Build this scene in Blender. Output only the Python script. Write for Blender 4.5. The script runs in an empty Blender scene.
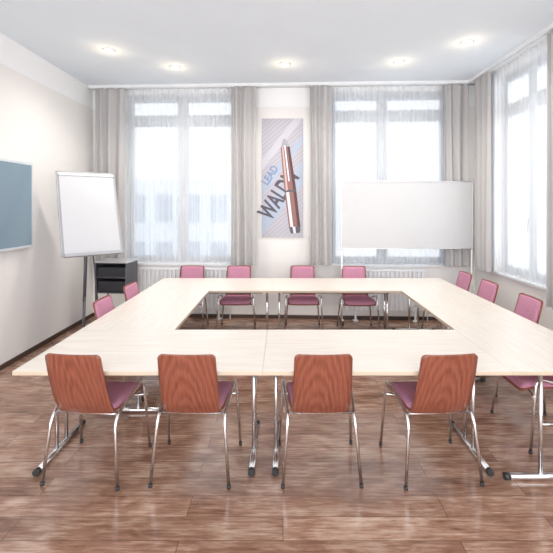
import bpy, bmesh, math, random
from mathutils import Vector, Matrix
random.seed(4)
S = bpy.context.scene
COL = S.collection
F, CX, CY, H0 = 378.0, 283.0, 205.0, 1.79
XL, XR, YL, YR, ZC, YB = -3.065, 2.97, 6.10, 5.85, 3.66, -1.2
ZW = 3.57

# ------------------------------------------------------------ materials
def new_mat(name):
    m = bpy.data.materials.new(name); m.use_nodes = True
    nt = m.node_tree; b = nt.nodes['Principled BSDF']
    return m, nt, b
def rgb(r, g, b):
    f = lambda c: (c/255/12.92) if c/255 <= .04045 else ((c/255+.055)/1.055)**2.4
    return (f(r), f(g), f(b), 1)
def mat(name, col, rough=.5, metal=0, noise=.04, nscale=8, bump=0, bscale=200, spec=None, emit=None, es=0, stretch=(1,1,1), transl=0):
    m, nt, b = new_mat(name)
    b.inputs['Roughness'].default_value = rough
    b.inputs['Metallic'].default_value = metal
    if spec is not None: b.inputs['Specular IOR Level'].default_value = spec
    tc = nt.nodes.new('ShaderNodeTexCoord'); mp = nt.nodes.new('ShaderNodeMapping')
    mp.inputs['Scale'].default_value = stretch
    nt.links.new(tc.outputs['Object'], mp.inputs['Vector'])
    n = nt.nodes.new('ShaderNodeTexNoise'); n.inputs['Scale'].default_value = nscale; n.inputs['Detail'].default_value = 4
    nt.links.new(mp.outputs[0], n.inputs['Vector'])
    r = nt.nodes.new('ShaderNodeValToRGB')
    r.color_ramp.elements[0].position = .3; r.color_ramp.elements[1].position = .7
    r.color_ramp.elements[0].color = tuple(c*(1-noise) for c in col[:3])+(1,)
    r.color_ramp.elements[1].color = tuple(min(1, c*(1+noise)) for c in col[:3])+(1,)
    nt.links.new(n.outputs['Fac'], r.inputs[0]); nt.links.new(r.outputs[0], b.inputs['Base Color'])
    if bump:
        n2 = nt.nodes.new('ShaderNodeTexNoise'); n2.inputs['Scale'].default_value = bscale
        nt.links.new(tc.outputs['Object'], n2.inputs['Vector'])
        bp = nt.nodes.new('ShaderNodeBump'); bp.inputs['Strength'].default_value = bump; bp.inputs['Distance'].default_value = .002
        nt.links.new(n2.outputs['Fac'], bp.inputs['Height']); nt.links.new(bp.outputs[0], b.inputs['Normal'])
    if emit:
        b.inputs['Emission Color'].default_value = emit; b.inputs['Emission Strength'].default_value = es
    if transl:
        tl = nt.nodes.new('ShaderNodeBsdfTranslucent'); nt.links.new(r.outputs[0], tl.inputs[0])
        mx = nt.nodes.new('ShaderNodeMixShader'); mx.inputs[0].default_value = transl
        nt.links.new(b.outputs[0], mx.inputs[1]); nt.links.new(tl.outputs[0], mx.inputs[2]); nt.links.new(mx.outputs[0], nt.nodes['Material Output'].inputs[0])
    return m
def wood(name, dark, light, rough, stretch, nscale=3.0, wave=.5, lo=.3, hi=.7):
    m, nt, b = new_mat(name); b.inputs['Roughness'].default_value = rough
    tc = nt.nodes.new('ShaderNodeTexCoord'); mp = nt.nodes.new('ShaderNodeMapping'); mp.inputs['Scale'].default_value = stretch
    oi = nt.nodes.new('ShaderNodeObjectInfo'); ad = nt.nodes.new('ShaderNodeVectorMath'); ad.operation = 'ADD'
    sc = nt.nodes.new('ShaderNodeMath'); sc.operation = 'MULTIPLY'; sc.inputs[1].default_value = 17
    nt.links.new(oi.outputs['Random'], sc.inputs[0])
    nt.links.new(tc.outputs['Object'], mp.inputs['Vector']); nt.links.new(mp.outputs[0], ad.inputs[0]); nt.links.new(sc.outputs[0], ad.inputs[1])
    n = nt.nodes.new('ShaderNodeTexNoise'); n.inputs['Scale'].default_value = nscale; n.inputs['Detail'].default_value = 8; n.inputs['Distortion'].default_value = wave
    nt.links.new(ad.outputs[0], n.inputs['Vector'])
    r = nt.nodes.new('ShaderNodeValToRGB'); r.color_ramp.elements[0].position = lo; r.color_ramp.elements[1].position = hi
    r.color_ramp.elements[0].color = dark; r.color_ramp.elements[1].color = light
    nt.links.new(n.outputs['Fac'], r.inputs[0]); nt.links.new(r.outputs[0], b.inputs['Base Color'])
    return m
def veneer():
    """crown-cut veneer: arched growth rings plus fine vertical pores"""
    m, nt, b = new_mat('walnut_ply'); b.inputs['Roughness'].default_value = .32
    tc = nt.nodes.new('ShaderNodeTexCoord'); oi = nt.nodes.new('ShaderNodeObjectInfo')
    cb = nt.nodes.new('ShaderNodeCombineXYZ')
    m1 = nt.nodes.new('ShaderNodeMapRange'); m1.inputs[3].default_value = -.09; m1.inputs[4].default_value = .09; nt.links.new(oi.outputs['Random'], m1.inputs[0])
    m2 = nt.nodes.new('ShaderNodeMapRange'); m2.inputs[3].default_value = -.62; m2.inputs[4].default_value = -.30
    fr = nt.nodes.new('ShaderNodeMath'); fr.operation = 'FRACT'; ml = nt.nodes.new('ShaderNodeMath'); ml.operation = 'MULTIPLY'; ml.inputs[1].default_value = 7.3
    nt.links.new(oi.outputs['Random'], ml.inputs[0]); nt.links.new(ml.outputs[0], fr.inputs[0]); nt.links.new(fr.outputs[0], m2.inputs[0])
    nt.links.new(m1.outputs[0], cb.inputs[0]); nt.links.new(m2.outputs[0], cb.inputs[2])
    ad = nt.nodes.new('ShaderNodeVectorMath'); ad.operation = 'ADD'; nt.links.new(tc.outputs['Object'], ad.inputs[0]); nt.links.new(cb.outputs[0], ad.inputs[1])
    mp = nt.nodes.new('ShaderNodeMapping'); mp.inputs['Scale'].default_value = (1, .2, .24); nt.links.new(ad.outputs[0], mp.inputs[0])
    wv = nt.nodes.new('ShaderNodeTexWave'); wv.wave_type = 'RINGS'; wv.rings_direction = 'SPHERICAL'
    for k, v in (('Scale', 12), ('Distortion', 3), ('Detail', 3), ('Detail Scale', 2.5)): wv.inputs[k].default_value = v
    nt.links.new(mp.outputs[0], wv.inputs[0])
    mp2 = nt.nodes.new('ShaderNodeMapping'); mp2.inputs['Scale'].default_value = (30, 4, 1.6); nt.links.new(ad.outputs[0], mp2.inputs[0])
    n = nt.nodes.new('ShaderNodeTexNoise'); n.inputs['Scale'].default_value = 4; n.inputs['Detail'].default_value = 6; nt.links.new(mp2.outputs[0], n.inputs[0])
    mx = nt.nodes.new('ShaderNodeMix'); mx.data_type = 'FLOAT'; mx.inputs[0].default_value = .78
    nt.links.new(wv.outputs['Fac'], mx.inputs[2]); nt.links.new(n.outputs['Fac'], mx.inputs[3])
    r = nt.nodes.new('ShaderNodeValToRGB'); r.color_ramp.elements[0].position = .22; r.color_ramp.elements[1].position = .75
    r.color_ramp.elements[0].color = rgb(108,54,40); r.color_ramp.elements[1].color = rgb(150,88,68)
    nt.links.new(mx.outputs[0], r.inputs[0]); nt.links.new(r.outputs[0], b.inputs['Base Color'])
    return m

M_CHROME = mat('chrome', (.82,.83,.84,1), .18, 1, .02)
M_ALU = mat('aluminium', (.70,.71,.72,1), .35, .8, .03)
M_BLACK = mat('black_plastic', (.03,.03,.032,1), .45)
M_BACK = veneer()
M_FAB = mat('mauve_fabric', rgb(190,132,156), .9, 0, .08, 60, .4, 500)
M_TOP = wood('maple_laminate', rgb(225,215,204), rgb(233,226,217), .26, (1.2,14,3), 3, .3)
M_EDGE = mat('table_edge', rgb(196,178,158), .5)
M_WHITE = mat('white_paint', rgb(228,230,233), .45)
M_WFRAME = mat('window_frame_backlit', rgb(200,204,209), .45)  # backlight shade on the white frames is put into this grey
M_RAD = mat('radiator_enamel', rgb(234,234,236), .35)
M_CEIL = mat('ceiling_paint', rgb(222,229,236), .9, 0, .01, 3)
M_BOARD = mat('board_surface', rgb(197,197,199), .4, 0, .01)
M_FRAMEW = mat('easel_grey', rgb(172,173,178), .4, 0, .01)
M_PAPER = mat('paper', rgb(194,195,199), .7, 0, .01)
M_DRAPE = mat('drape_cloth', rgb(182,180,180), .95, 0, .01, 10, transl=0)
M_DARKBASE = mat('dark_skirting', rgb(74,56,48), .5)
M_TV = mat('display_glass', rgb(122,144,159), .18, 0, .05, 1.5, spec=.6)
M_BEZEL = mat('display_bezel', rgb(208,214,220), .4)
M_CAB = mat('cabinet_grey', rgb(84,84,90), .35)
M_CABD = mat('cabinet_dark', rgb(50,50,56), .45)
M_LAMP = mat('lamp_lens', (1,.95,.85,1), .5, emit=(1,.93,.8,1), es=8)
M_BUILD = mat('facade_render', (.25,.265,.285,1), .9)
M_BWIN = mat('facade_glass', (.14,.16,.19,1), .5)

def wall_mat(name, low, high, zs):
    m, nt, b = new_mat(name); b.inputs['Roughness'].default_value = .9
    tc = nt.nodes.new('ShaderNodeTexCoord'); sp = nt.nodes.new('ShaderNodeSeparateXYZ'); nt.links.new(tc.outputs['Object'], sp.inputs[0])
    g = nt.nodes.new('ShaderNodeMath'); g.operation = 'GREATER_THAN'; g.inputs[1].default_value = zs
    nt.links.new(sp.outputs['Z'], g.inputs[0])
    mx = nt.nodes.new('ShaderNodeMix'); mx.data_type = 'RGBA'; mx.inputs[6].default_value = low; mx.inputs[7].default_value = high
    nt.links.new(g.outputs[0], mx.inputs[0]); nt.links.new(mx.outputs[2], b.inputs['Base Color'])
    n = nt.nodes.new('ShaderNodeTexNoise'); n.inputs['Scale'].default_value = 150; nt.links.new(tc.outputs['Object'], n.inputs['Vector'])
    bp = nt.nodes.new('ShaderNodeBump'); bp.inputs['Strength'].default_value = .08; bp.inputs['Distance'].default_value = .003
    nt.links.new(n.outputs['Fac'], bp.inputs['Height']); nt.links.new(bp.outputs[0], b.inputs['Normal'])
    return m
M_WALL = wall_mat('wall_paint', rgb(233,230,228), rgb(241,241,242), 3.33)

def floor_mat():
    m, nt, b = new_mat('plank_floor')
    tc = nt.nodes.new('ShaderNodeTexCoord')
    br = nt.nodes.new('ShaderNodeTexBrick'); br.offset = .37
    for k, v in (('Scale',1),('Brick Width',1.5),('Row Height',.155),('Mortar Size',.0018),('Mortar Smooth',.3),('Bias',0)): br.inputs[k].default_value = v
    br.inputs['Color1'].default_value = (0,0,0,1); br.inputs['Color2'].default_value = (1,1,1,1); br.inputs['Mortar'].default_value = (.2,.2,.2,1)
    nt.links.new(tc.outputs['Object'], br.inputs['Vector'])
    def grain(sx, sy, scale, dist, rg):
        ad = nt.nodes.new('ShaderNodeVectorMath'); ad.operation = 'MULTIPLY_ADD'; ad.inputs[1].default_value = (7,7,7)
        nt.links.new(br.outputs['Color'], ad.inputs[0])
        mp = nt.nodes.new('ShaderNodeMapping'); mp.inputs['Scale'].default_value = (sx,sy,1); nt.links.new(tc.outputs['Object'], mp.inputs[0])
        nt.links.new(mp.outputs[0], ad.inputs[2])
        n = nt.nodes.new('ShaderNodeTexNoise'); n.inputs['Scale'].default_value = scale; n.inputs['Detail'].default_value = 9; n.inputs['Roughness'].default_value = rg; n.inputs['Distortion'].default_value = dist
        nt.links.new(ad.outputs[0], n.inputs['Vector']); return n
    n = grain(2.2, 22, 2.8, .3, .64); n3 = grain(1.8, 4, 1.6, .6, .55)
    mxn = nt.nodes.new('ShaderNodeMix'); mxn.data_type = 'FLOAT'; mxn.inputs[0].default_value = .5
    nt.links.new(n.outputs['Fac'], mxn.inputs[2]); nt.links.new(n3.outputs['Fac'], mxn.inputs[3])
    r = nt.nodes.new('ShaderNodeValToRGB'); e = r.color_ramp.elements
    e[0].position = .35; e[0].color = rgb(112,78,62); e[1].position = .65; e[1].color = rgb(208,182,163)
    x = e.new(.5); x.color = rgb(163,126,106)
    nt.links.new(mxn.outputs[0], r.inputs[0])
    mx = nt.nodes.new('ShaderNodeMix'); mx.data_type = 'RGBA'; mx.blend_type = 'MULTIPLY'; mx.inputs[0].default_value = 1
    r2 = nt.nodes.new('ShaderNodeValToRGB'); r2.color_ramp.elements[0].color = (.76,.73,.71,1); r2.color_ramp.elements[1].color = (1,1,1,1)
    nt.links.new(br.outputs['Color'], r2.inputs[0]); nt.links.new(r.outputs[0], mx.inputs[6]); nt.links.new(r2.outputs[0], mx.inputs[7])
    mx2 = nt.nodes.new('ShaderNodeMix'); mx2.data_type = 'RGBA'; mx2.inputs[7].default_value = rgb(84,60,49)
    nt.links.new(br.outputs['Fac'], mx2.inputs[0]); nt.links.new(mx.outputs[2], mx2.inputs[6])
    nt.links.new(mx2.outputs[2], b.inputs['Base Color'])
    rr = nt.nodes.new('ShaderNodeMapRange'); rr.inputs[3].default_value = .12; rr.inputs[4].default_value = .26
    b.inputs['Specular IOR Level'].default_value = 1.0
    nt.links.new(n.outputs['Fac'], rr.inputs[0]); nt.links.new(rr.outputs[0], b.inputs['Roughness'])
    bp = nt.nodes.new('ShaderNodeBump'); bp.inputs['Strength'].default_value = .06; bp.inputs['Distance'].default_value = .003
    nt.links.new(n.outputs['Fac'], bp.inputs['Height']); nt.links.new(bp.outputs[0], b.inputs['Normal'])
    return m
M_FLOOR = floor_mat()

def sheer_mat():
    m, nt, b = new_mat('sheer_cloth'); out = nt.nodes['Material Output']
    b.inputs['Base Color'].default_value = (.86,.88,.9,1); b.inputs['Roughness'].default_value = 1
    tr = nt.nodes.new('ShaderNodeBsdfTransparent'); tl = nt.nodes.new('ShaderNodeBsdfTranslucent'); tl.inputs[0].default_value = (.84,.87,.9,1)
    m1 = nt.nodes.new('ShaderNodeMixShader'); m1.inputs[0].default_value = .5
    nt.links.new(b.outputs[0], m1.inputs[1]); nt.links.new(tl.outputs[0], m1.inputs[2])
    tc = nt.nodes.new('ShaderNodeTexCoord'); n = nt.nodes.new('ShaderNodeTexNoise'); n.inputs['Scale'].default_value = 4; n.inputs['Detail'].default_value = 0
    mp = nt.nodes.new('ShaderNodeMapping'); mp.inputs['Scale'].default_value = (6,1,.05)
    nt.links.new(tc.outputs['Object'], mp.inputs[0]); nt.links.new(mp.outputs[0], n.inputs[0])
    rr = nt.nodes.new('ShaderNodeMapRange'); rr.inputs[1].default_value = .3; rr.inputs[2].default_value = .7; rr.inputs[3].default_value = .36; rr.inputs[4].default_value = .50
    nt.links.new(n.outputs['Fac'], rr.inputs[0])
    m2 = nt.nodes.new('ShaderNodeMixShader'); nt.links.new(rr.outputs[0], m2.inputs[0])
    nt.links.new(tr.outputs[0], m2.inputs[1]); nt.links.new(m1.outputs[0], m2.inputs[2]); nt.links.new(m2.outputs[0], out.inputs[0])
    return m
M_SHEER = sheer_mat()
def glass_mat():
    m, nt, b = new_mat('window_glass'); out = nt.nodes['Material Output']
    tr = nt.nodes.new('ShaderNodeBsdfTransparent'); tr.inputs[0].default_value = (.96,.98,1,1)
    gl = nt.nodes.new('ShaderNodeBsdfGlossy'); gl.inputs['Roughness'].default_value = .03
    m2 = nt.nodes.new('ShaderNodeMixShader'); m2.inputs[0].default_value = .06
    nt.links.new(tr.outputs[0], m2.inputs[1]); nt.links.new(gl.outputs[0], m2.inputs[2]); nt.links.new(m2.outputs[0], out.inputs[0])
    return m
M_GLASS = glass_mat()

# ------------------------------------------------------------ geometry helpers
def box(bm, x0, x1, y0, y1, z0, z1, mi=0, M=None):
    vs = [Vector((x, y, z)) for z in (z0, z1) for y in (y0, y1) for x in (x0, x1)]
    if M: vs = [M @ v for v in vs]
    v = [bm.verts.new(p) for p in vs]
    for f in ((0,2,3,1),(4,5,7,6),(0,1,5,4),(2,6,7,3),(0,4,6,2),(1,3,7,5)):
        fc = bm.faces.new([v[i] for i in f]); fc.material_index = mi
def finish(name, bm, mats, M=None, parent=None, smooth=False, bevel=0, kind=None):
    me = bpy.data.meshes.new(name)
    bmesh.ops.recalc_face_normals(bm, faces=bm.faces[:])
    bm.to_mesh(me); bm.free()
    for m in (mats if isinstance(mats, list) else [mats]): me.materials.append(m)
    o = bpy.data.objects.new(name, me); COL.objects.link(o)
    if smooth:
        for p in me.polygons: p.use_smooth = True
    if parent: o.parent = parent
    if M is not None: o.matrix_local = M
    if bevel:
        md = o.modifiers.new('bevel', 'BEVEL'); md.width = bevel; md.segments = 2; md.limit_method = 'ANGLE'
    if kind: o['kind'] = kind
    return o
def fillet(pts, rad, n=6):
    P = [Vector(p) for p in pts]; out = [P[0]]
    for i in range(1, len(P)-1):
        a, b, c = P[i-1], P[i], P[i+1]
        r = min(rad, (a-b).length*.48, (c-b).length*.48)
        p0 = b+(a-b).normalized()*r; p2 = b+(c-b).normalized()*r
        for k in range(n+1):
            t = k/n; out.append((1-t)**2*p0+2*t*(1-t)*b+t*t*p2)
    out.append(P[-1]); return out
def tube(bm, pts, r, seg=12, rad=0, mi=0):
    pts = fillet(pts, rad) if rad else [Vector(p) for p in pts]
    t0 = (pts[1]-pts[0]).normalized()
    up = Vector((0,0,1)) if abs(t0.z) < .9 else Vector((1,0,0))
    nx = t0.cross(up).normalized(); rings = []
    for i, p in enumerate(pts):
        t = (pts[min(i+1, len(pts)-1)]-pts[max(i-1, 0)]).normalized()
        nx = (nx-t*nx.dot(t)).normalized(); ny = t.cross(nx)
        rings.append([bm.verts.new(p+r*(math.cos(2*math.pi*k/seg)*nx+math.sin(2*math.pi*k/seg)*ny)) for k in range(seg)])
    for a, b in zip(rings, rings[1:]):
        for k in range(seg):
            f = bm.faces.new((a[k], a[(k+1) % seg], b[(k+1) % seg], b[k])); f.material_index = mi; f.smooth = True
    for rg in (rings[0], rings[-1]):
        f = bm.faces.new(rg); f.material_index = mi
def empty(name, M, label, cat, group=None):
    o = bpy.data.objects.new(name, None); o.empty_display_size = .1; COL.objects.link(o)
    o.matrix_world = M; o['label'] = label; o['category'] = cat
    if group: o['group'] = group
    return o
def tag(o, label, cat, group=None):
    o['label'] = label; o['category'] = cat
    if group: o['group'] = group
    return o
T = lambda x, y, z=0: Matrix.Translation((x, y, z))
R = lambda a: Matrix.Rotation(math.radians(a), 4, 'Z')

def slab(bm, L, w0, w1, rad, th, fmap, nx=10, ny=18, edge=.0):
    ts = [rad*(1-math.cos(math.pi/2*i/5)) for i in range(5)]
    ts += [rad+(L-2*rad)*i/ny for i in range(ny+1)]
    ts += [L-rad*(1-math.cos(math.pi/2*(4-i)/5)) for i in range(5)]
    fr, bk = [], []
    for t in ts:
        w = w0+(w1-w0)*t/L
        d = min(t, L-t)
        if d < rad: w = w-rad+math.sqrt(max(0, rad*rad-(rad-d)**2))
        a, b = [], []
        for i in range(nx+1):
            s = -w+2*w*i/nx
            p, n = fmap(s, t)
            e = 0
            if edge:
                q = min(w-abs(s), d); e = edge*(1-min(1, q/.03))**2
            a.append(bm.verts.new(p+n*(th-e))); b.append(bm.verts.new(p))
        fr.append(a); bk.append(b)
    for j in range(len(ts)-1):
        for i in range(nx):
            bm.faces.new((fr[j][i], fr[j][i+1], fr[j+1][i+1], fr[j+1][i])).smooth = True
            bm.faces.new((bk[j][i+1], bk[j][i], bk[j+1][i], bk[j+1][i+1])).smooth = True
        bm.faces.new((bk[j][0], fr[j][0], fr[j+1][0], bk[j+1][0]))
        bm.faces.new((fr[j][-1], bk[j][-1], bk[j+1][-1], fr[j+1][-1]))
    for j in (0, -1):
        for i in range(nx):
            bm.faces.new((fr[j][i], fr[j][i+1], bk[j][i+1], bk[j][i]))

# ------------------------------------------------------------ frames of the walls
ang = math.degrees(math.atan2(YR-YL, XR-XL)); LB = math.hypot(XR-XL, YR-YL)
MB = T(XL, YL) @ R(ang)
MR = T(XR, YR) @ R(-90)
ML = T(XL, YB) @ R(90)
MBi = MB.inverted()
def bk(px, py=CY, v=0.0):
    o = MBi @ Vector((0,0,H0)); d = (MBi.to_3x3() @ Vector(((px-CX)/F, 1, -(py-CY)/F)))
    t = (v-o.y)/d.y; p = o+d*t
    return p.x, p.z

def wall(name, M, L, holes, t=.32, mat_=M_WALL):
    bm = bmesh.new(); cur = 0
    for (a, b, z0, z1) in sorted(holes):
        box(bm, cur, a, 0, t, 0, ZC); box(bm, a, b, 0, t, 0, z0); box(bm, a, b, 0, t, z1, ZC); cur = b
    box(bm, cur, L, 0, t, 0, ZC)
    return finish(name, bm, mat_, M, kind='structure')
SILL = .86
wl0, wl1 = bk(124)[0], bk(236)[0]; wr0, wr1 = bk(330)[0], bk(450)[0]
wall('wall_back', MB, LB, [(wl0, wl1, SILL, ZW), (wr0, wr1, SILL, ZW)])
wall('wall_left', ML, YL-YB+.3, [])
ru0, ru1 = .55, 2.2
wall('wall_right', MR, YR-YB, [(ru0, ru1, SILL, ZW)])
bm = bmesh.new(); box(bm, XL-.32, XR+.32, YB, YL+.32, -.12, 0); finish('floor', bm, M_FLOOR, kind='structure')
bm = bmesh.new(); box(bm, XL-.32, XR+.32, YB, YL+.32, ZC, ZC+.12); finish('ceiling', bm, M_CEIL, kind='structure')
for nm, M, L in (('baseboard_left', ML, YL-YB-.02), ('baseboard_back', MB, LB), ('baseboard_right', MR, YR-YB)):
    bm = bmesh.new(); box(bm, .0, L, -.015, 0, 0, .055); finish(nm, bm, M_DARKBASE, M, kind='structure')
k = 1
for M, L in ((MB, LB), (MR, YR-YB)):
    bm = bmesh.new(); box(bm, .02, L-.02, -.2, -.0, ZC-.02, ZC); box(bm, .02, L-.02, -.2, -.19, ZC-.045, ZC-.02)
    box(bm, .02, L-.02, -.13, -.1, ZC-.035, ZC-.02)
    finish('trim_%d' % k, bm, M_WHITE, M, kind='structure'); k += 1

def window(name, M, u0, u1, z0, z1, mull, trans, v=.14):
    bm = bmesh.new(); f = .055
    box(bm, u0, u0+f, v, v+.08, z0, z1); box(bm, u1-f, u1, v, v+.08, z0, z1)
    box(bm, u0+f, u1-f, v, v+.08, z0, z0+f); box(bm, u0+f, u1-f, v, v+.08, z1-f, z1)
    xs = [u0+f]+[m for m in mull]+[u1-f]; q = .035
    for m in mull: box(bm, m-q, m+q, v-.01, v+.08, z0+f, z1-f)
    box(bm, u0+f, u1-f, v-.012, v+.08, trans-.045, trans+.045)
    for a, b in zip(xs, xs[1:]):
        a2 = a+(q if a in mull else 0); b2 = b-(q if b in mull else 0)
        for (c, d) in ((z0+f, trans-.045), (trans+.045, z1-f)):
            s = .045
            box(bm, a2, a2+s, v-.015, v+.05, c, d); box(bm, b2-s, b2, v-.015, v+.05, c, d)
            box(bm, a2+s, b2-s, v-.015, v+.05, c, c+s); box(bm, a2+s, b2-s, v-.015, v+.05, d-s, d)
    w = finish(name, bm, M_WFRAME, M, kind='structure')
    bm = bmesh.new(); box(bm, u0+f, u1-f, v+.03, v+.036, z0+f, z1-f)
    finish('glass_pane', bm, M_GLASS, Matrix(), w)
    bm = bmesh.new(); m = mull[0]
    box(bm, m-.075, m-.055, v-.03, v-.014, 1.55, 1.62); tube(bm, [(m-.065, v-.022, 1.6), (m-.065, v-.04, 1.6), (m-.065, v-.04, 1.46)], .009, 8)
    finish('handle', bm, M_ALU, Matrix(), w)
window('window_1', MB, wl0, wl1, SILL, ZW, [bk(183, v=.14)[0]], bk(180, 121, .14)[1])
window('window_2', MB, wr0, wr1, SILL, ZW, [bk(382, v=.14)[0]], bk(380, 116, .14)[1])
window('window_3', MR, ru0, ru1, SILL, ZW, [ru0+.62], 3.08)
for M, a, b in ((MB, wl0, wl1), (MB, wr0, wr1), (MR, ru0, ru1)):
    bm = bmesh.new(); box(bm, a-.04, b+.04, -.03, .14, SILL-.03, SILL+.005)
    finish('trim_%d' % k, bm, M_WHITE, M, kind='structure', bevel=.004); k += 1

# ------------------------------------------------------------ curtains
def cloth(name, M, u0, u1, z0, z1, v, amp, wl, m, label, cat='curtain', group=None, hi=.18):
    bm = bmesh.new(); L = u1-u0; n = int(L/wl*24)+2; nz = 14
    ph = [random.uniform(-.6, .6) for _ in range(60)]; A = [random.uniform(.7, 1.15) for _ in range(60)]
    def pick(arr, q):
        i = int(q) % 58; t = q-int(q); t = t*t*(3-2*t); return arr[i]*(1-t)+arr[i+1]*t
    rows = []
    for j in range(nz+1):
        t = j/nz; row = []
        for i in range(n+1):
            s = i/n; q = s*L/wl
            a = amp*pick(A, q)*(.8+.25*(1-t))
            y = v+a*math.sin(2*math.pi*q+pick(ph, q)*1.6*(1-.5*t)+.6*math.sin(q*.9))+hi*a*math.sin(5*q+t*2)
            row.append(bm.verts.new((u0+s*L+.1*wl*math.sin(3*t+q*1.7)*(1 if 0<i<n else 0), y, z0+(z1-z0)*t)))
        rows.append(row)
    for a, b in zip(rows, rows[1:]):
        for i in range(n): bm.faces.new((a[i], a[i+1], b[i+1], b[i]))
    o = finish(name, bm, m, M, smooth=True); tag(o, label, cat, group); return o
ZT = ZC-.035
def backcloth(name, p0, p1, z0, v, *a, **kw):
    return cloth(name, MB, bk(p0, v=v)[0], bk(p1, v=v)[0], z0, ZT, v, *a, **kw)
GL = 'sheer white voile curtains'; GD = 'grey curtain panels'
backcloth('sheer_curtain', 122, 234, .885, -.055, .012, .095, M_SHEER, 'translucent white sheer curtain over a tall window', group=GL, hi=.02)
backcloth('sheer_curtain', 331, 446, .885, -.055, .012, .095, M_SHEER, 'translucent white sheer curtain behind the mobile board', group=GL, hi=.02)
cloth('sheer_curtain', MR, .50, 2.3, .885, ZT, -.055, .012, .095, M_SHEER, 'translucent white sheer curtain on the side window', group=GL, hi=.02)
backcloth('drape', 95.5, 124, .86, -.145, .038, .15, M_DRAPE, 'pleated grey drape hanging in the room corner', group=GD, hi=.02)
backcloth('drape', 231, 256, .86, -.145, .038, .14, M_DRAPE, 'pleated grey drape beside the poster', group=GD, hi=.02)
backcloth('drape', 310, 332, .86, -.145, .038, .14, M_DRAPE, 'pleated grey drape beside the poster', group=GD, hi=.02)
backcloth('drape', 444, 468, .86, -.12, .03, .14, M_DRAPE, 'pleated grey drape behind the mobile board', group=GD, hi=.02)
cloth('drape', MR, .24, .66, .86, ZT, -.13, .028, .14, M_DRAPE, 'pleated grey drape at the side window corner', group=GD, hi=.02)
cloth('drape', MR, 1.79, 2.3, .7, ZT, -.13, .028, .14, M_DRAPE, 'pleated grey drape at the end of the side window', group=GD, hi=.02)

# ------------------------------------------------------------ radiators
def radiator(u0, u1, label):
    e = empty('radiator', MB @ T((u0+u1)/2, -.075), label, 'radiator', 'panel radiators'); w = (u1-u0)/2
    bm = bmesh.new(); z0, z1 = .14, .8
    box(bm, -w, w, -.01, .045, z0+.02, z1-.02)
    n = int(w*2/.065)
    for i in range(n):
        x = -w+.01+i*(2*w-.02)/n
        box(bm, x+.01, x+.042, -.045, -.01, z0+.03, z1-.035)
    finish('body', bm, M_RAD, Matrix(), e, bevel=.003)
    bm = bmesh.new()
    for i in range(int(w*2/.03)):
        x = -w+.01+i*.03; box(bm, x, x+.018, -.035, .045, z1-.018, z1-.01)
    box(bm, -w, w, -.047, -.035, z1-.03, z1); box(bm, -w, w, .04, .05, z1-.03, z1)
    finish('top_grille', bm, M_RAD, Matrix(), e)
    bm = bmesh.new(); tube(bm, [(w+.03, 0, 0), (w+.03, 0, .2), (w-.01, 0, .2)], .009, 10, .02)
    tube(bm, [(w+.03, 0, .2), (w+.03, -.06, .2)], .02, 12); finish('valve', bm, M_WHITE, Matrix(), e)
    for x in (-w+.15, w-.15):
        bm = bmesh.new(); box(bm, x-.015, x+.015, -.005, .02, .01, z0+.03); box(bm, x-.04, x+.04, -.04, .04, 0, .01)
        finish('bracket', bm, M_RAD, Matrix(), e)
radiator(bk(139, v=-.1)[0], bk(228, v=-.1)[0], 'white panel radiator below the window')
radiator(bk(346, v=-.1)[0], bk(426, v=-.1)[0], 'white panel radiator below the window behind the board')

# ------------------------------------------------------------ tables
def table(x0, x1, y0, y1, along, label, off=0.0):
    cx, cy = (x0+x1)/2, (y0+y1)/2
    L = (x1-x0) if along == 'x' else (y1-y0)
    e = empty('conference_table', T(cx, cy) @ R(0 if along == 'x' else 90), label, 'table', 'folding conference tables')
    D = .8; g = .0006
    bm = bmesh.new(); box(bm, -L/2+g, L/2-g, -D/2+g, D/2-g, .714, .74)
    for f in bm.faces:
        f.normal_update()
        if abs(f.normal.z) < .5: f.material_index = 1
    finish('tabletop', bm, [M_TOP, M_EDGE], Matrix(), e, bevel=.0012)
    for y in (-.3, .3):
        bm = bmesh.new(); box(bm, -L/2+.12, L/2-.12, y-.012, y+.012, .685, .7135)
        finish('under_rail', bm, M_BLACK, Matrix(), e)
    for s in (-1, 1):
        x = s*(L/2-.08)
        bm = bmesh.new()
        tube(bm, [(0, -.06, .03), (0, -.06, .70)], .0135, 12); tube(bm, [(0, .06, .03), (0, .06, .70)], .0135, 12)
        tube(bm, [(0, -.27, .7), (0, .27, .7)], .013, 12)
        tube(bm, [(0, -.27, .022), (0, .27, .022)], .02, 14)
        tube(bm, [(0, -.06, .36), (0, .06, .36)], .008, 8)
        tube(bm, [(0, .0, .69), (-s*.22, 0, .70)], .007, 8)
        lg = finish('leg', bm, M_CHROME, T(x, off), e)
        for y in (-.285, .285):
            bm = bmesh.new(); a = .02 if y > 0 else -.02
            tube(bm, [(0, y-a, .0225), (0, y+a*.6, .0225)], .0222, 14)
            finish('foot_cap', bm, M_BLACK, Matrix(), lg)
XA, XJ, XE, XO = -1.71, -.13, 1.45, 2.25
Y0, Y1, Y2, Y3 = 2.385, 3.185, 4.63, 5.43
tl = 'pale maple folding table with chrome legs'
table(XA, XJ, Y0, Y1, 'x', tl+', two chairs tucked in')
table(XJ, XE, Y0, Y1, 'x', tl+', two chairs tucked in')
table(XA, XJ, Y2, Y3, 'x', tl+', near the radiator')
table(XJ, XE, Y2, Y3, 'x', tl+', near the mobile board')
table(XA, XA+.8, Y1, Y2, 'y', tl+', near the flip chart')
table(XE, XO, Y0, (Y0+Y3)/2, 'y', tl+', near the side window', off=.11)
table(XE, XO, (Y0+Y3)/2, Y3, 'y', tl+', near the room corner')

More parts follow.
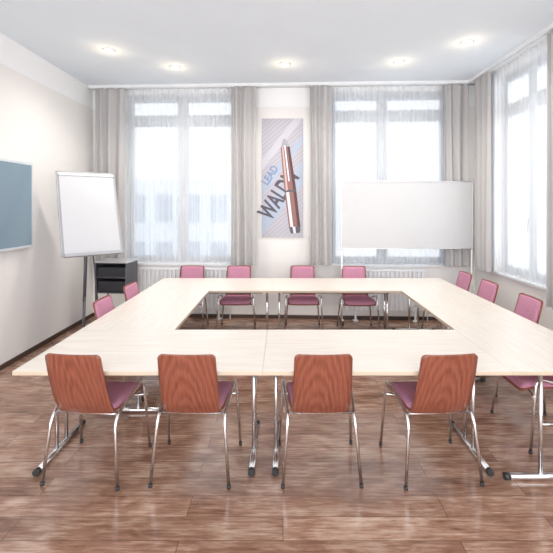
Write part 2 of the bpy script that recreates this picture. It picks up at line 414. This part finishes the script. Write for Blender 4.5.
# ------------------------------------------------------------ chairs
def build_chair(M, label):
    e = empty('conference_chair', M, label, 'chair', 'chairs around the conference tables')
    lean = math.radians(19); L = .47
    def fb(off):
        def f(s, t):
            bend = .02*max(0, 1-t/.12)**2
            y = -.122-t*math.sin(lean)+.45*s*s*(.5+.6*t/L)+bend-.012*math.sin(math.pi*t/L)
            z = .425+t*math.cos(lean)
            n = Vector((-.7*s, math.cos(lean), math.sin(lean))).normalized()
            return Vector((s, y, z))+n*off, n
        return f
    bm = bmesh.new(); slab(bm, L, .19, .18, .03, .011, fb(0)); bs = finish('backrest', bm, M_BACK, Matrix(), e)
    bs['label'] = 'reddish-brown veneered plywood back shell'
    def fp(s, t): return fb(.0115)(s, t+.05)
    bm = bmesh.new(); slab(bm, L-.065, .176, .167, .035, .016, fp, edge=.011)
    finish('back_pad', bm, M_FAB, Matrix(), bs)
    def fs(off):
        def f(s, t):
            y = -.10+t; z = .43+.012*(t/.38)-.055*max(0, (t-.29)/.09)**2*.6+.25*s*s*.5
            return Vector((s, y, z+off)), Vector((0, 0, 1))
        return f
    bm = bmesh.new(); slab(bm, .38, .192, .225, .05, .011, fs(0)); st = finish('seat', bm, M_BACK, Matrix(), e)
    bm = bmesh.new(); slab(bm, .36, .184, .217, .05, .032, lambda s, t: fs(.0115)(s, t+.012), edge=.016)
    finish('seat_cushion', bm, M_FAB, Matrix(), st)
    for s in (-1, 1):
        bm = bmesh.new()
        tube(bm, [(s*.25, -.185, .012), (s*.214, -.145, .425), (s*.242, .19, .535), (s*.268, .25, .012)], .0105, 12, .075)
        lg = finish('leg', bm, M_CHROME, Matrix(), e)
        for a, b in (((s*.25, -.185, 0), (s*.2495, -.183, .02)), ((s*.268, .25, 0), (s*.2675, .249, .02))):
            bm = bmesh.new(); tube(bm, [a, b], .0125, 12); finish('foot_glide', bm, M_BLACK, Matrix(), lg)
    bm = bmesh.new()
    tube(bm, [(-.219, -.085, .42), (.219, -.085, .42)], .009, 10)
    tube(bm, [(-.262, .225, .40), (-.2, .2, .405), (.2, .2, .405), (.262, .225, .40)], .009, 10, .03)
    tube(bm, [(-.12, -.085, .42), (-.12, .2, .41)], .009, 10); tube(bm, [(.12, -.085, .42), (.12, .2, .41)], .009, 10)
    finish('frame', bm, M_CHROME, Matrix(), e)
    return e
cl = 'chrome-legged chair with walnut back and mauve upholstery'
near = [(-1.275, 2.58, -5), (-.59, 2.58, -1), (.245, 2.58, 1), (1.01, 2.58, 4)]
far = [(-1.37, 5.47, 180), (-.66, 5.47, 181), (.29, 5.47, 179), (1.06, 5.43, 180)]
left = [(-1.53, 3.72, -90), (-1.53, 4.40, -91)]
right = [(2.04, 2.98, 88), (2.24, 3.80, 90), (2.24, 4.55, 91), (2.24, 5.16, 89)]
places = [(p, cl+', tucked under table') for p in near]
places += [(p, cl+', before the radiator wall') for p in far]
places += [(p, cl+', near flip chart') for p in left]
places += [(p, cl+', near side window') for p in right]
(p0, l0) = places[0]
proto = build_chair(T(p0[0], p0[1]) @ R(p0[2]), l0)
def copy_tree(src, par):
    o = src.copy(); COL.objects.link(o)
    if par: o.parent = par
    for c in src.children: copy_tree(c, o)
    return o
for p, l in places[1:]:
    o = copy_tree(proto, None); o.matrix_world = T(p[0], p[1]) @ R(p[2]); o['label'] = l

# ------------------------------------------------------------ mobile board
yb = 5.68; bx0, bx1 = (340.5-CX)/F*yb, (473-CX)/F*yb
bz1, bz0 = H0+(205-181)/F*yb, H0-(249-205)/F*yb
e = empty('mobile_board', T((bx0+bx1)/2, yb), 'large pale grey presentation board on a wheeled stand', 'board')
w = (bx1-bx0)/2
bm = bmesh.new(); box(bm, -w+.012, w-.012, -.012, .012, bz0+.012, bz1-.012); finish('panel', bm, M_BOARD, Matrix(), e)
bm = bmesh.new(); f = .014
box(bm, -w, -w+f, -.018, .018, bz0, bz1); box(bm, w-f, w, -.018, .018, bz0, bz1)
box(bm, -w+f, w-f, -.018, .018, bz0, bz0+f); box(bm, -w+f, w-f, -.018, .018, bz1-f, bz1)
finish('frame', bm, M_ALU, Matrix(), e, bevel=.003)
for s in (-1, 1):
    bm = bmesh.new(); x = s*(w-.02)
    tube(bm, [(x, .0, .09), (x, .0, bz0+.002)], .012, 12); tube(bm, [(x, -.09, .08), (x, .09, .08)], .013, 10)
    lg = finish('leg', bm, M_WHITE, Matrix(), e)
    for y in (-.08, .08):
        bm = bmesh.new(); tube(bm, [(x-.012, y, .03), (x+.012, y, .03)], .03, 16); box(bm, x-.008, x+.008, y-.008, y+.008, .03, .075)
        finish('caster', bm, M_BLACK, Matrix(), lg)

# ------------------------------------------------------------ display on left wall
e = empty('wall_display', ML @ T(2.93-YB+.85, 0, 1.29), 'wall-mounted interactive screen with blue-grey surface and silver rim', 'screen')
bm = bmesh.new(); box(bm, -.85+.03, .75, -.07, -.0, 0, 1.0); finish('housing', bm, M_BEZEL, Matrix(), e, bevel=.006)
bm = bmesh.new(); box(bm, -.79, .72, -.073, -.0705, .03, .97); finish('screen', bm, M_TV, Matrix(), e)

# ------------------------------------------------------------ flip chart
e = empty('flip_chart', T(-2.42, 4.72) @ R(40), 'white flip chart easel leaning back, blank paper', 'flip chart')
la = math.radians(21)
BM = T(.02, -.14, 1.19) @ Matrix.Rotation(-la, 4, 'X') @ Matrix.Diagonal((1.04, 1, 1.09, 1))
bm = bmesh.new(); box(bm, -.325, .325, 0, .018, 0, 1.0, M=BM); bd = finish('board', bm, M_FRAMEW, Matrix(), e, bevel=.004)
bm = bmesh.new(); f = .014
for a in ((-.331,-.319,0,1.006),(.319,.331,0,1.006),(-.331,.331,-.006,.008),(-.331,.331,.994,1.008)): box(bm, a[0], a[1], -.006, .024, a[2], a[3], M=BM)
finish('board_rim', bm, M_FRAMEW, Matrix(), bd)
bm = bmesh.new(); box(bm, -.305, .305, -.012, -.001, .02, .955, M=BM); finish('paper_pad', bm, M_PAPER, Matrix(), e)
bm = bmesh.new(); box(bm, -.312, .312, -.022, -.0125, .95, .985, M=BM); finish('clamp_bar', bm, M_ALU, Matrix(), e, bevel=.003)
bm = bmesh.new(); box(bm, -.31, .31, -.06, -.001, -.022, -.011, M=BM); box(bm, -.31, .31, -.062, -.056, -.011, .012, M=BM); finish('pen_tray', bm, M_FRAMEW, Matrix(), e)
for pts in ([(-.03, .05, 1.5), (-.11, -.14, .01)], [(.03, .05, 1.5), (.11, -.14, .01)], [(0, .08, 1.5), (0, .28, .01)]):
    a, b = Vector(pts[0]), Vector(pts[1]); m = a.lerp(b, .6)
    bm = bmesh.new(); tube(bm, [a, m], .010, 10); tube(bm, [m, b], .0075, 10)
    lg = finish('leg', bm, M_CAB, Matrix(), e)
    bm = bmesh.new(); tube(bm, [b+Vector((0,0,-.01)), b+Vector((0,0,.03))], .014, 10); finish('foot', bm, M_BLACK, Matrix(), lg)

# ------------------------------------------------------------ media trolley
e = empty('media_trolley', T(-2.43, 5.52) @ R(-6) @ Matrix.Diagonal((.84, .85, 1, 1)), 'dark grey media trolley with shelves and silver top', 'trolley')
bm = bmesh.new(); box(bm, -.3, .3, -.21, .21, .965, .99); finish('top', bm, M_ALU, Matrix(), e, bevel=.004)
bm = bmesh.new()
box(bm, -.28, -.262, -.19, .2, .55, .964); box(bm, .262, .28, -.19, .2, .55, .964); box(bm, -.262, .262, .185, .2, .55, .964); box(bm, -.28, .28, -.19, .2, .535, .55)
box(bm, -.262, .262, -.18, .185, .75, .765)
finish('body', bm, M_CAB, Matrix(), e)
bm = bmesh.new(); box(bm, -.25, .25, -.16, .12, .7655, .90); box(bm, -.23, .23, -.163, -.16, .785, .88); finish('media_player', bm, M_CABD, Matrix(), e, bevel=.004)
bm = bmesh.new(); box(bm, -.25, .25, -.15, .1, .5505, .70); finish('projector', bm, M_CABD, Matrix(), e, bevel=.01)
for x, y in ((-.27, -.18), (.27, -.18), (-.27, .18), (.27, .18)):
    bm = bmesh.new(); tube(bm, [(x, y, .05), (x, y, .962)], .012, 10); lg = finish('leg', bm, M_CAB, Matrix(), e)
    bm = bmesh.new(); tube(bm, [(x-.01, y, .03), (x+.01, y, .03)], .03, 14); finish('caster', bm, M_BLACK, Matrix(), lg)

# ------------------------------------------------------------ poster
pu0, pz1 = bk(262, 119); pu1, pz0 = bk(303, 237); W, Hh = pu1-pu0, pz1-pz0
e = empty('poster', MB @ T((pu0+pu1)/2, -.0, pz0), 'tall lilac-grey poster with a copper and silver pen', 'poster')
def ppx(px, py): return ((px-262)/41-.5)*W, (237-py)/118*Hh
def poster_bg():
    m, nt, b = new_mat('poster_print'); b.inputs['Roughness'].default_value = .5
    tc = nt.nodes.new('ShaderNodeTexCoord'); mp = nt.nodes.new('ShaderNodeMapping'); mp.inputs['Rotation'].default_value = (0, math.radians(40), 0)
    nt.links.new(tc.outputs['Object'], mp.inputs[0])
    wv = nt.nodes.new('ShaderNodeTexWave'); wv.bands_direction = 'Z'; wv.inputs['Scale'].default_value = 6; wv.inputs['Distortion'].default_value = 0
    nt.links.new(mp.outputs[0], wv.inputs[0])
    r = nt.nodes.new('ShaderNodeValToRGB'); r.color_ramp.elements[0].color = rgb(172,169,179); r.color_ramp.elements[1].color = rgb(182,179,189)
    r.color_ramp.elements[0].position = .4; r.color_ramp.elements[1].position = .6
    nt.links.new(wv.outputs['Fac'], r.inputs[0]); nt.links.new(r.outputs[0], b.inputs['Base Color'])
    return m
bm = bmesh.new(); box(bm, -W/2, W/2, -.02, 0, 0, Hh); pn = finish('panel', bm, poster_bg(), Matrix(), e)
def flat(name, polys, y, parent=pn):
    bm = bmesh.new(); mats = []
    for pts, m in polys:
        if m not in mats: mats.append(m)
        vs = [bm.verts.new((ppx(*p)[0], y, ppx(*p)[1])) for p in pts]
        f = bm.faces.new(vs); f.material_index = mats.index(m)
        y -= .0004
    return finish(name, bm, mats, Matrix(), parent)
mc = lambda n, *c: mat(n, rgb(*c), .5, noise=.02)
c_blue = mc('ink_blue', 118,142,176); c_band = mc('ink_pale_blue', 168,178,196); c_pale = mc('ink_pale', 192,190,199); c_dark = mc('ink_grey', 80,75,88)
c_cop = mc('pen_copper', 142,98,94); c_cop2 = mc('pen_copper_dark', 84,50,52); c_cop3 = mc('pen_copper_light', 196,170,166)
c_sil = mc('pen_silver', 160,160,168); c_sil2 = mc('pen_silver_light', 220,220,226); c_sil3 = mc('pen_silver_dark', 84,84,94)
flat('stripe_print', [([(262,212),(303,160),(303,184),(262,236)], c_band)], -.0205)
flat('stripe_print', [([(262,186),(303,134),(303,144),(262,196)], c_band)], -.0205)
flat('stripe_print', [([(262,160),(294,119),(303,119),(262,171)], c_pale)], -.0205)
def text(s, px, py, size, rot, m, y, sx=1, off=.018):
    cu = bpy.data.curves.new('lettering', 'FONT'); cu.body = s; cu.size = size; cu.offset = size*off
    t = bpy.data.objects.new('tmp', cu); COL.objects.link(t)
    bpy.context.view_layer.update()
    me = bpy.data.meshes.new_from_object(t.evaluated_get(bpy.context.evaluated_depsgraph_get()))
    bpy.data.objects.remove(t)
    me.materials.clear(); me.materials.append(m)
    o = bpy.data.objects.new('lettering', me); COL.objects.link(o); o.parent = pn
    x, z = ppx(px, py)
    o.matrix_local = T(x, y, z) @ Matrix.Rotation(math.radians(-rot), 4, 'Y') @ Matrix.Rotation(math.radians(90), 4, 'X') @ Matrix.Diagonal((sx, 1, 1, 1))
text('WALDM', 271, 221, .37, 57, c_dark, -.0225, .60, .03)
text('LEAD', 267.5, 186, .17, 57, c_blue, -.0215, .8, .03)
def pen(t0, t1, s0, s1, wa, wb):
    A, B = (284.5, 141), (295.5, 233)
    def P(t, s, w):
        x = A[0]+(B[0]-A[0])*t; y = A[1]+(B[1]-A[1])*t
        return (x+s*w*.94, y-s*w*.1)
    return [P(t0, s0, wa), P(t0, s1, wa), P(t1, s1, wb), P(t1, s0, wb)]
flat('pen_picture', [
    (pen(-.02, .07, -1, 1, 1.4, 4.6), c_sil),
    (pen(.07, .54, -1, 1, 4.8, 6.2), c_cop), (pen(.07, .54, .5, 1, 4.8, 6.2), c_cop2), (pen(.07, .54, -.75, -.4, 4.8, 6.2), c_cop3),
    (pen(.54, .93, -1, 1, 6.2, 6.0), c_cop), (pen(.54, .93, .5, 1, 6.2, 6.0), c_cop2), (pen(.54, .93, -.75, -.25, 6.2, 6.0), c_sil2),
    (pen(.535, .555, -1, 1, 6.2, 6.2), c_sil3),
    (pen(.93, 1.0, -1, 1, 6.0, 4.8), c_sil3), (pen(.93, 1.0, -.4, .1, 6.0, 4.8), c_sil2),
    (pen(.05, .44, -.2, .25, 5, 5), c_sil2), (pen(.05, .44, .12, .25, 5, 5), c_sil3),
], -.0232)

# ------------------------------------------------------------ ceiling lights
for (px, py) in ((109,50),(175,67),(285,64),(399,62),(467,42)):
    kk = (CY-py)/(ZC-H0); x = (px-CX)/kk; y = F/kk
    e = empty('recessed_ceiling_light', T(x, y, ZC), 'small round recessed ceiling spotlight, switched on', 'ceiling light', 'recessed ceiling spotlights')
    bm = bmesh.new(); n = 28; r = [(.055, -.010), (.075, -.007), (.08, 0)]
    rg = [[bm.verts.new((a*math.cos(2*math.pi*i/n), a*math.sin(2*math.pi*i/n), z)) for i in range(n)] for a, z in r]
    for a, b in zip(rg, rg[1:]):
        for i in range(n): bm.faces.new((a[i], a[(i+1) % n], b[(i+1) % n], b[i]))
    finish('trim_ring', bm, M_ALU, Matrix(), e, smooth=True)
    bm = bmesh.new(); bmesh.ops.create_circle(bm, cap_ends=True, segments=24, radius=.055); bmesh.ops.translate(bm, verts=bm.verts, vec=(0,0,-.0095))
    finish('lens', bm, M_LAMP, Matrix(), e)
    ld = bpy.data.lights.new('spot_lamp', 'SPOT'); ld.energy = 62; ld.spot_size = math.radians(150); ld.spot_blend = .9; ld.color = (1,.93,.84); ld.shadow_soft_size = .08
    lo = bpy.data.objects.new('spot_lamp', ld); COL.objects.link(lo); lo.parent = e; lo.location = (0,0,-.03)
    ld = bpy.data.lights.new('glow_lamp', 'POINT'); ld.energy = 1.0; ld.color = (1,.8,.52); ld.shadow_soft_size = .04
    lo = bpy.data.objects.new('glow_lamp', ld); COL.objects.link(lo); lo.parent = e; lo.location = (0,0,-.14)

# ------------------------------------------------------------ outside
bm = bmesh.new(); box(bm, -6, 6, 0, 5, -8, 3.2, 0)
for i in range(8):
    for j in range(4):
        x = -5.5+i*1.45; z = -6.6+j*2.5; box(bm, x, x+.8, -.05, .0, z, z+1.4, 1)
bo = finish('building', bm, [M_BUILD, M_BWIN], T(-7, 20, 0)); tag(bo, 'pale apartment building outside the window', 'building')

# ------------------------------------------------------------ world: overcast sky, boosted behind the camera as added fill for the interior
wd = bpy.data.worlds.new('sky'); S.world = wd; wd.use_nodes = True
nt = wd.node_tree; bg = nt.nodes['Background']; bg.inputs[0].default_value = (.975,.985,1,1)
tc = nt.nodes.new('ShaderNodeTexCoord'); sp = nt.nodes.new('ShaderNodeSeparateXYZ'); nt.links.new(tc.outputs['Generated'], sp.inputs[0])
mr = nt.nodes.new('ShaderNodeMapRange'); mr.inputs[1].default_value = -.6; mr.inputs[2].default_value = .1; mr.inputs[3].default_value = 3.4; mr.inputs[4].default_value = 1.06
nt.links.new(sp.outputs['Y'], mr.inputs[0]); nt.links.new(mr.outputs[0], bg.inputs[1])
cam = bpy.data.cameras.new('camera'); co = bpy.data.objects.new('camera', cam); COL.objects.link(co)
cam.sensor_width = 36; cam.lens = F/553*36; cam.shift_x = -(CX-276.5)/553; cam.shift_y = -(276.5-CY)/553
cam.clip_start = .05
co.location = (0, 0, H0); co.rotation_euler = (math.radians(90), 0, 0)
S.camera = co
S.view_settings.view_transform = 'Standard'
S.view_settings.exposure = .32
